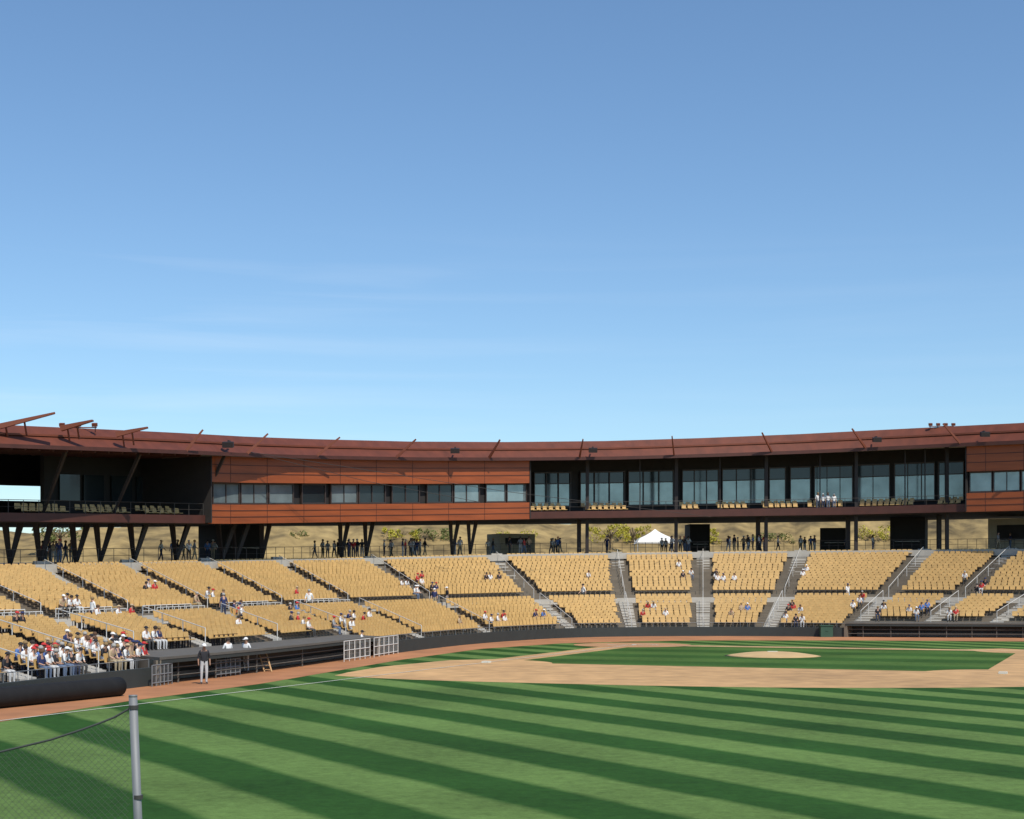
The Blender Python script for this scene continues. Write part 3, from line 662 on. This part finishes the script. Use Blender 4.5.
boxes=[(2,664,60,690,26,'in the lowest left rows nearest the left edge'),(60,662,148,682,34,'in the lowest left rows by the tarp end'),(5,606,240,645,14,'in the left stand beside the aisles'),(272,610,372,640,15,'behind the left dugout'),(380,566,560,598,12,'in the upper rows left of centre'),(380,606,545,632,8,'in the lower rows left of centre'),(560,566,720,598,7,'in the upper rows behind home plate'),(560,606,700,628,4,'in the lower rows behind home plate'),(722,566,1020,598,7,'in the upper rows on the right'),(722,604,1020,622,22,'in the lower rows on the right'),(60,576,360,600,8,'in the upper rows of the left stand')]
for x0_,y0_,x1_,y1_,n,z in boxes:
    k=0
    while k<n:
        cx=random.uniform(x0_,x1_); cy=random.uniform(y0_,y1_)
        g_=min(n-k,random.choice([1,2,2,3,4]))
        for j in range(g_): sit_at(cx+j*7,cy+random.uniform(-1,1),random.choice(W),z); k+=1
DK=['black','black','navy','navy','white','white','white','grey','red','blue','tan']
for a,b,n,z in ((25,105,13,'on the concourse at the far left'),(150,220,9,'on the concourse behind the left stand'),(305,362,12,'on the concourse between the left column pairs'),(378,480,17,'on the concourse near the last V columns'),(485,560,12,'on the concourse left of centre'),(600,690,8,'on the concourse near the white tent'),(722,786,12,'on the concourse right of centre'),(800,880,6,'on the concourse under the right balcony'),(998,1022,3,'on the concourse at the far right')):
    k=0
    while k<n:
        cx=random.uniform(a,b-6); gd=random.choice([.5,1.2,3,6])
        for j in range(min(n-k,random.choice([1,1,2,3,4]))):
            dd=gd+random.uniform(0,1.2); p=sp_(min(b,cx+j*random.uniform(3.5,6)),dd); person(random.choice(['stand','lean','walk']),pz(p,zf(p)-.02,dd),random.uniform(-3.1,3.1),random.choice(DK),z); k+=1
for u,v,c,z in ((5.17,.435,'navy','on the cross aisle left of centre'),(5.3,.435,'black','on the cross aisle left of centre'),(3.9,.435,'white','on the cross aisle behind the left dugout'),(3.35,.435,'navy','on the cross aisle behind the left dugout'),(6.6,.43,'white','on the cross aisle behind home plate'),(9.6,.435,'white','on the cross aisle on the right'),(10.9,.435,'black','on the cross aisle on the right'),(2.6,.435,'white','on the cross aisle of the left stand')):
    person(random.choice(['stand','walk']),P3(u,v,zc(u)),random.uniform(-3,3),c,z)
def fp(px,py,kd,rot,c,z): person(kd,gp(px,py,.006),rot,c,z)
fp(204,684,'stand',.4,'black','in front of the left dugout'); fp(228,673,'lean',.8,'white','in front of the left dugout'); fp(246,672,'lean',-.5,'white','in front of the left dugout')
fp(362,657,'walk',1.4,'white','by the barrier past the left dugout')
for k,px in enumerate((818,823,828,834)):
    p=sp_(px,-1.2); person('stand',pz(p,T(p,514,-1.2).z,-1.3),0,'white','at the rail of the right balcony')
ORD='first second third fourth fifth sixth seventh eighth ninth tenth eleventh twelfth thirteenth fourteenth fifteenth sixteenth seventeenth eighteenth nineteenth twentieth'.split()
grp={}
for o,kd,c,z in people:
    pose='seated' if 'sit' in kd else {'stand':'standing','lean':'hands joined','walk':'walking'}[kd]
    grp.setdefault((pose,c,z),[]).append(o)
for (pose,c,z),L in grp.items():
    L.sort(key=lambda o:o.location.x/o.location.y)
    for i,o in enumerate(L):
        if len(L)==1: lb='person in %s top, %s, %s'%(c,pose,z)
        elif i==0: lb='leftmost person in %s top, %s, %s'%(c,pose,z)
        elif i==len(L)-1: lb='rightmost person in %s top, %s, %s'%(c,pose,z)
        elif len(L)-1-i<i: lb='%s from right in %s top, %s %s'%(ORD[len(L)-1-i],c,pose,z)
        else: lb='%s from left in %s top, %s %s'%(ORD[i],c,pose,z)
        tag(o,' '.join(lb.split()[:16]),'person','spectators '+z if 'seated' in pose else 'people '+z)
# ---------------------------------------------------------------- light, sky, camera
sv=Vector((.36,-.62,0)).normalized(); el=math.radians(54); sv=Vector((sv.x*math.cos(el),sv.y*math.cos(el),math.sin(el)))
L=bpy.data.lights.new('sun','SUN'); L.energy=4.2; L.angle=math.radians(.5); L.color=(1,.94,.83); lo=bpy.data.objects.new('sun',L); COL.objects.link(lo); lo.rotation_euler=(-sv).to_track_quat('-Z','Y').to_euler()
w=bpy.data.worlds.new('World'); S.world=w; w.use_nodes=True; n=w.node_tree.nodes; l=w.node_tree.links; bg=n['Background']
sk=n.new('ShaderNodeTexSky'); sk.sky_type='NISHITA'; sk.sun_disc=False; sk.sun_elevation=el; sk.sun_rotation=math.atan2(sv.x,sv.y); sk.altitude=300; sk.air_density=1.0; sk.dust_density=.5; sk.ozone_density=1.8
tint=n.new('ShaderNodeVectorMath'); tint.operation='MULTIPLY'; tint.inputs[1].default_value=(.93,1.11,1.22); l.new(sk.outputs[0],tint.inputs[0])
tc=n.new('ShaderNodeTexCoord'); mp_=n.new('ShaderNodeMapping'); mp_.inputs['Scale'].default_value=(1.6,1.6,30); mp_.inputs['Rotation'].default_value=(0,.03,0); nz=n.new('ShaderNodeTexNoise'); nz.inputs['Scale'].default_value=2.4; nz.inputs['Detail'].default_value=8; nz.inputs['Distortion'].default_value=.4
l.new(tc.outputs['Generated'],mp_.inputs[0]); l.new(mp_.outputs[0],nz.inputs['Vector'])
rp=n.new('ShaderNodeValToRGB'); rp.color_ramp.elements[0].position=.46; rp.color_ramp.elements[0].color=(0,0,0,1); rp.color_ramp.elements[1].position=.72; rp.color_ramp.elements[1].color=(.13,.13,.13,1); l.new(nz.outputs['Fac'],rp.inputs[0])
sz=n.new('ShaderNodeSeparateXYZ'); l.new(tc.outputs['Generated'],sz.inputs[0])
band=n.new('ShaderNodeMapRange'); band.inputs['From Min'].default_value=.23; band.inputs['From Max'].default_value=.195; l.new(sz.outputs[2],band.inputs[0])
b2=n.new('ShaderNodeMapRange'); b2.inputs['From Min'].default_value=.05; b2.inputs['From Max'].default_value=-.22; b2.inputs['To Min'].default_value=.25; l.new(sz.outputs[0],b2.inputs[0])
mm=n.new('ShaderNodeMath'); mm.operation='MULTIPLY'; l.new(rp.outputs[0],mm.inputs[0]); l.new(band.outputs[0],mm.inputs[1])
m3=n.new('ShaderNodeMath'); m3.operation='MULTIPLY'; l.new(mm.outputs[0],m3.inputs[0]); l.new(b2.outputs[0],m3.inputs[1])
mx=n.new('ShaderNodeMix'); mx.data_type='RGBA'; mx.inputs['B'].default_value=(8,8.6,9.4,1); l.new(m3.outputs[0],mx.inputs['Factor']); l.new(tint.outputs[0],mx.inputs['A']); l.new(mx.outputs['Result'],bg.inputs[0]); bg.inputs[1].default_value=.118
cam=bpy.data.cameras.new('camera'); co=bpy.data.objects.new('camera',cam); COL.objects.link(co); co.location=(0,0,CH); co.rotation_euler=(math.pi/2,0,0); cam.sensor_width=36; cam.lens=FP/1024*36; cam.shift_y=(YH-409.5)/1024; cam.clip_end=6000; S.camera=co
S.view_settings.view_transform='Standard'; S.view_settings.look='None'; S.view_settings.exposure=0
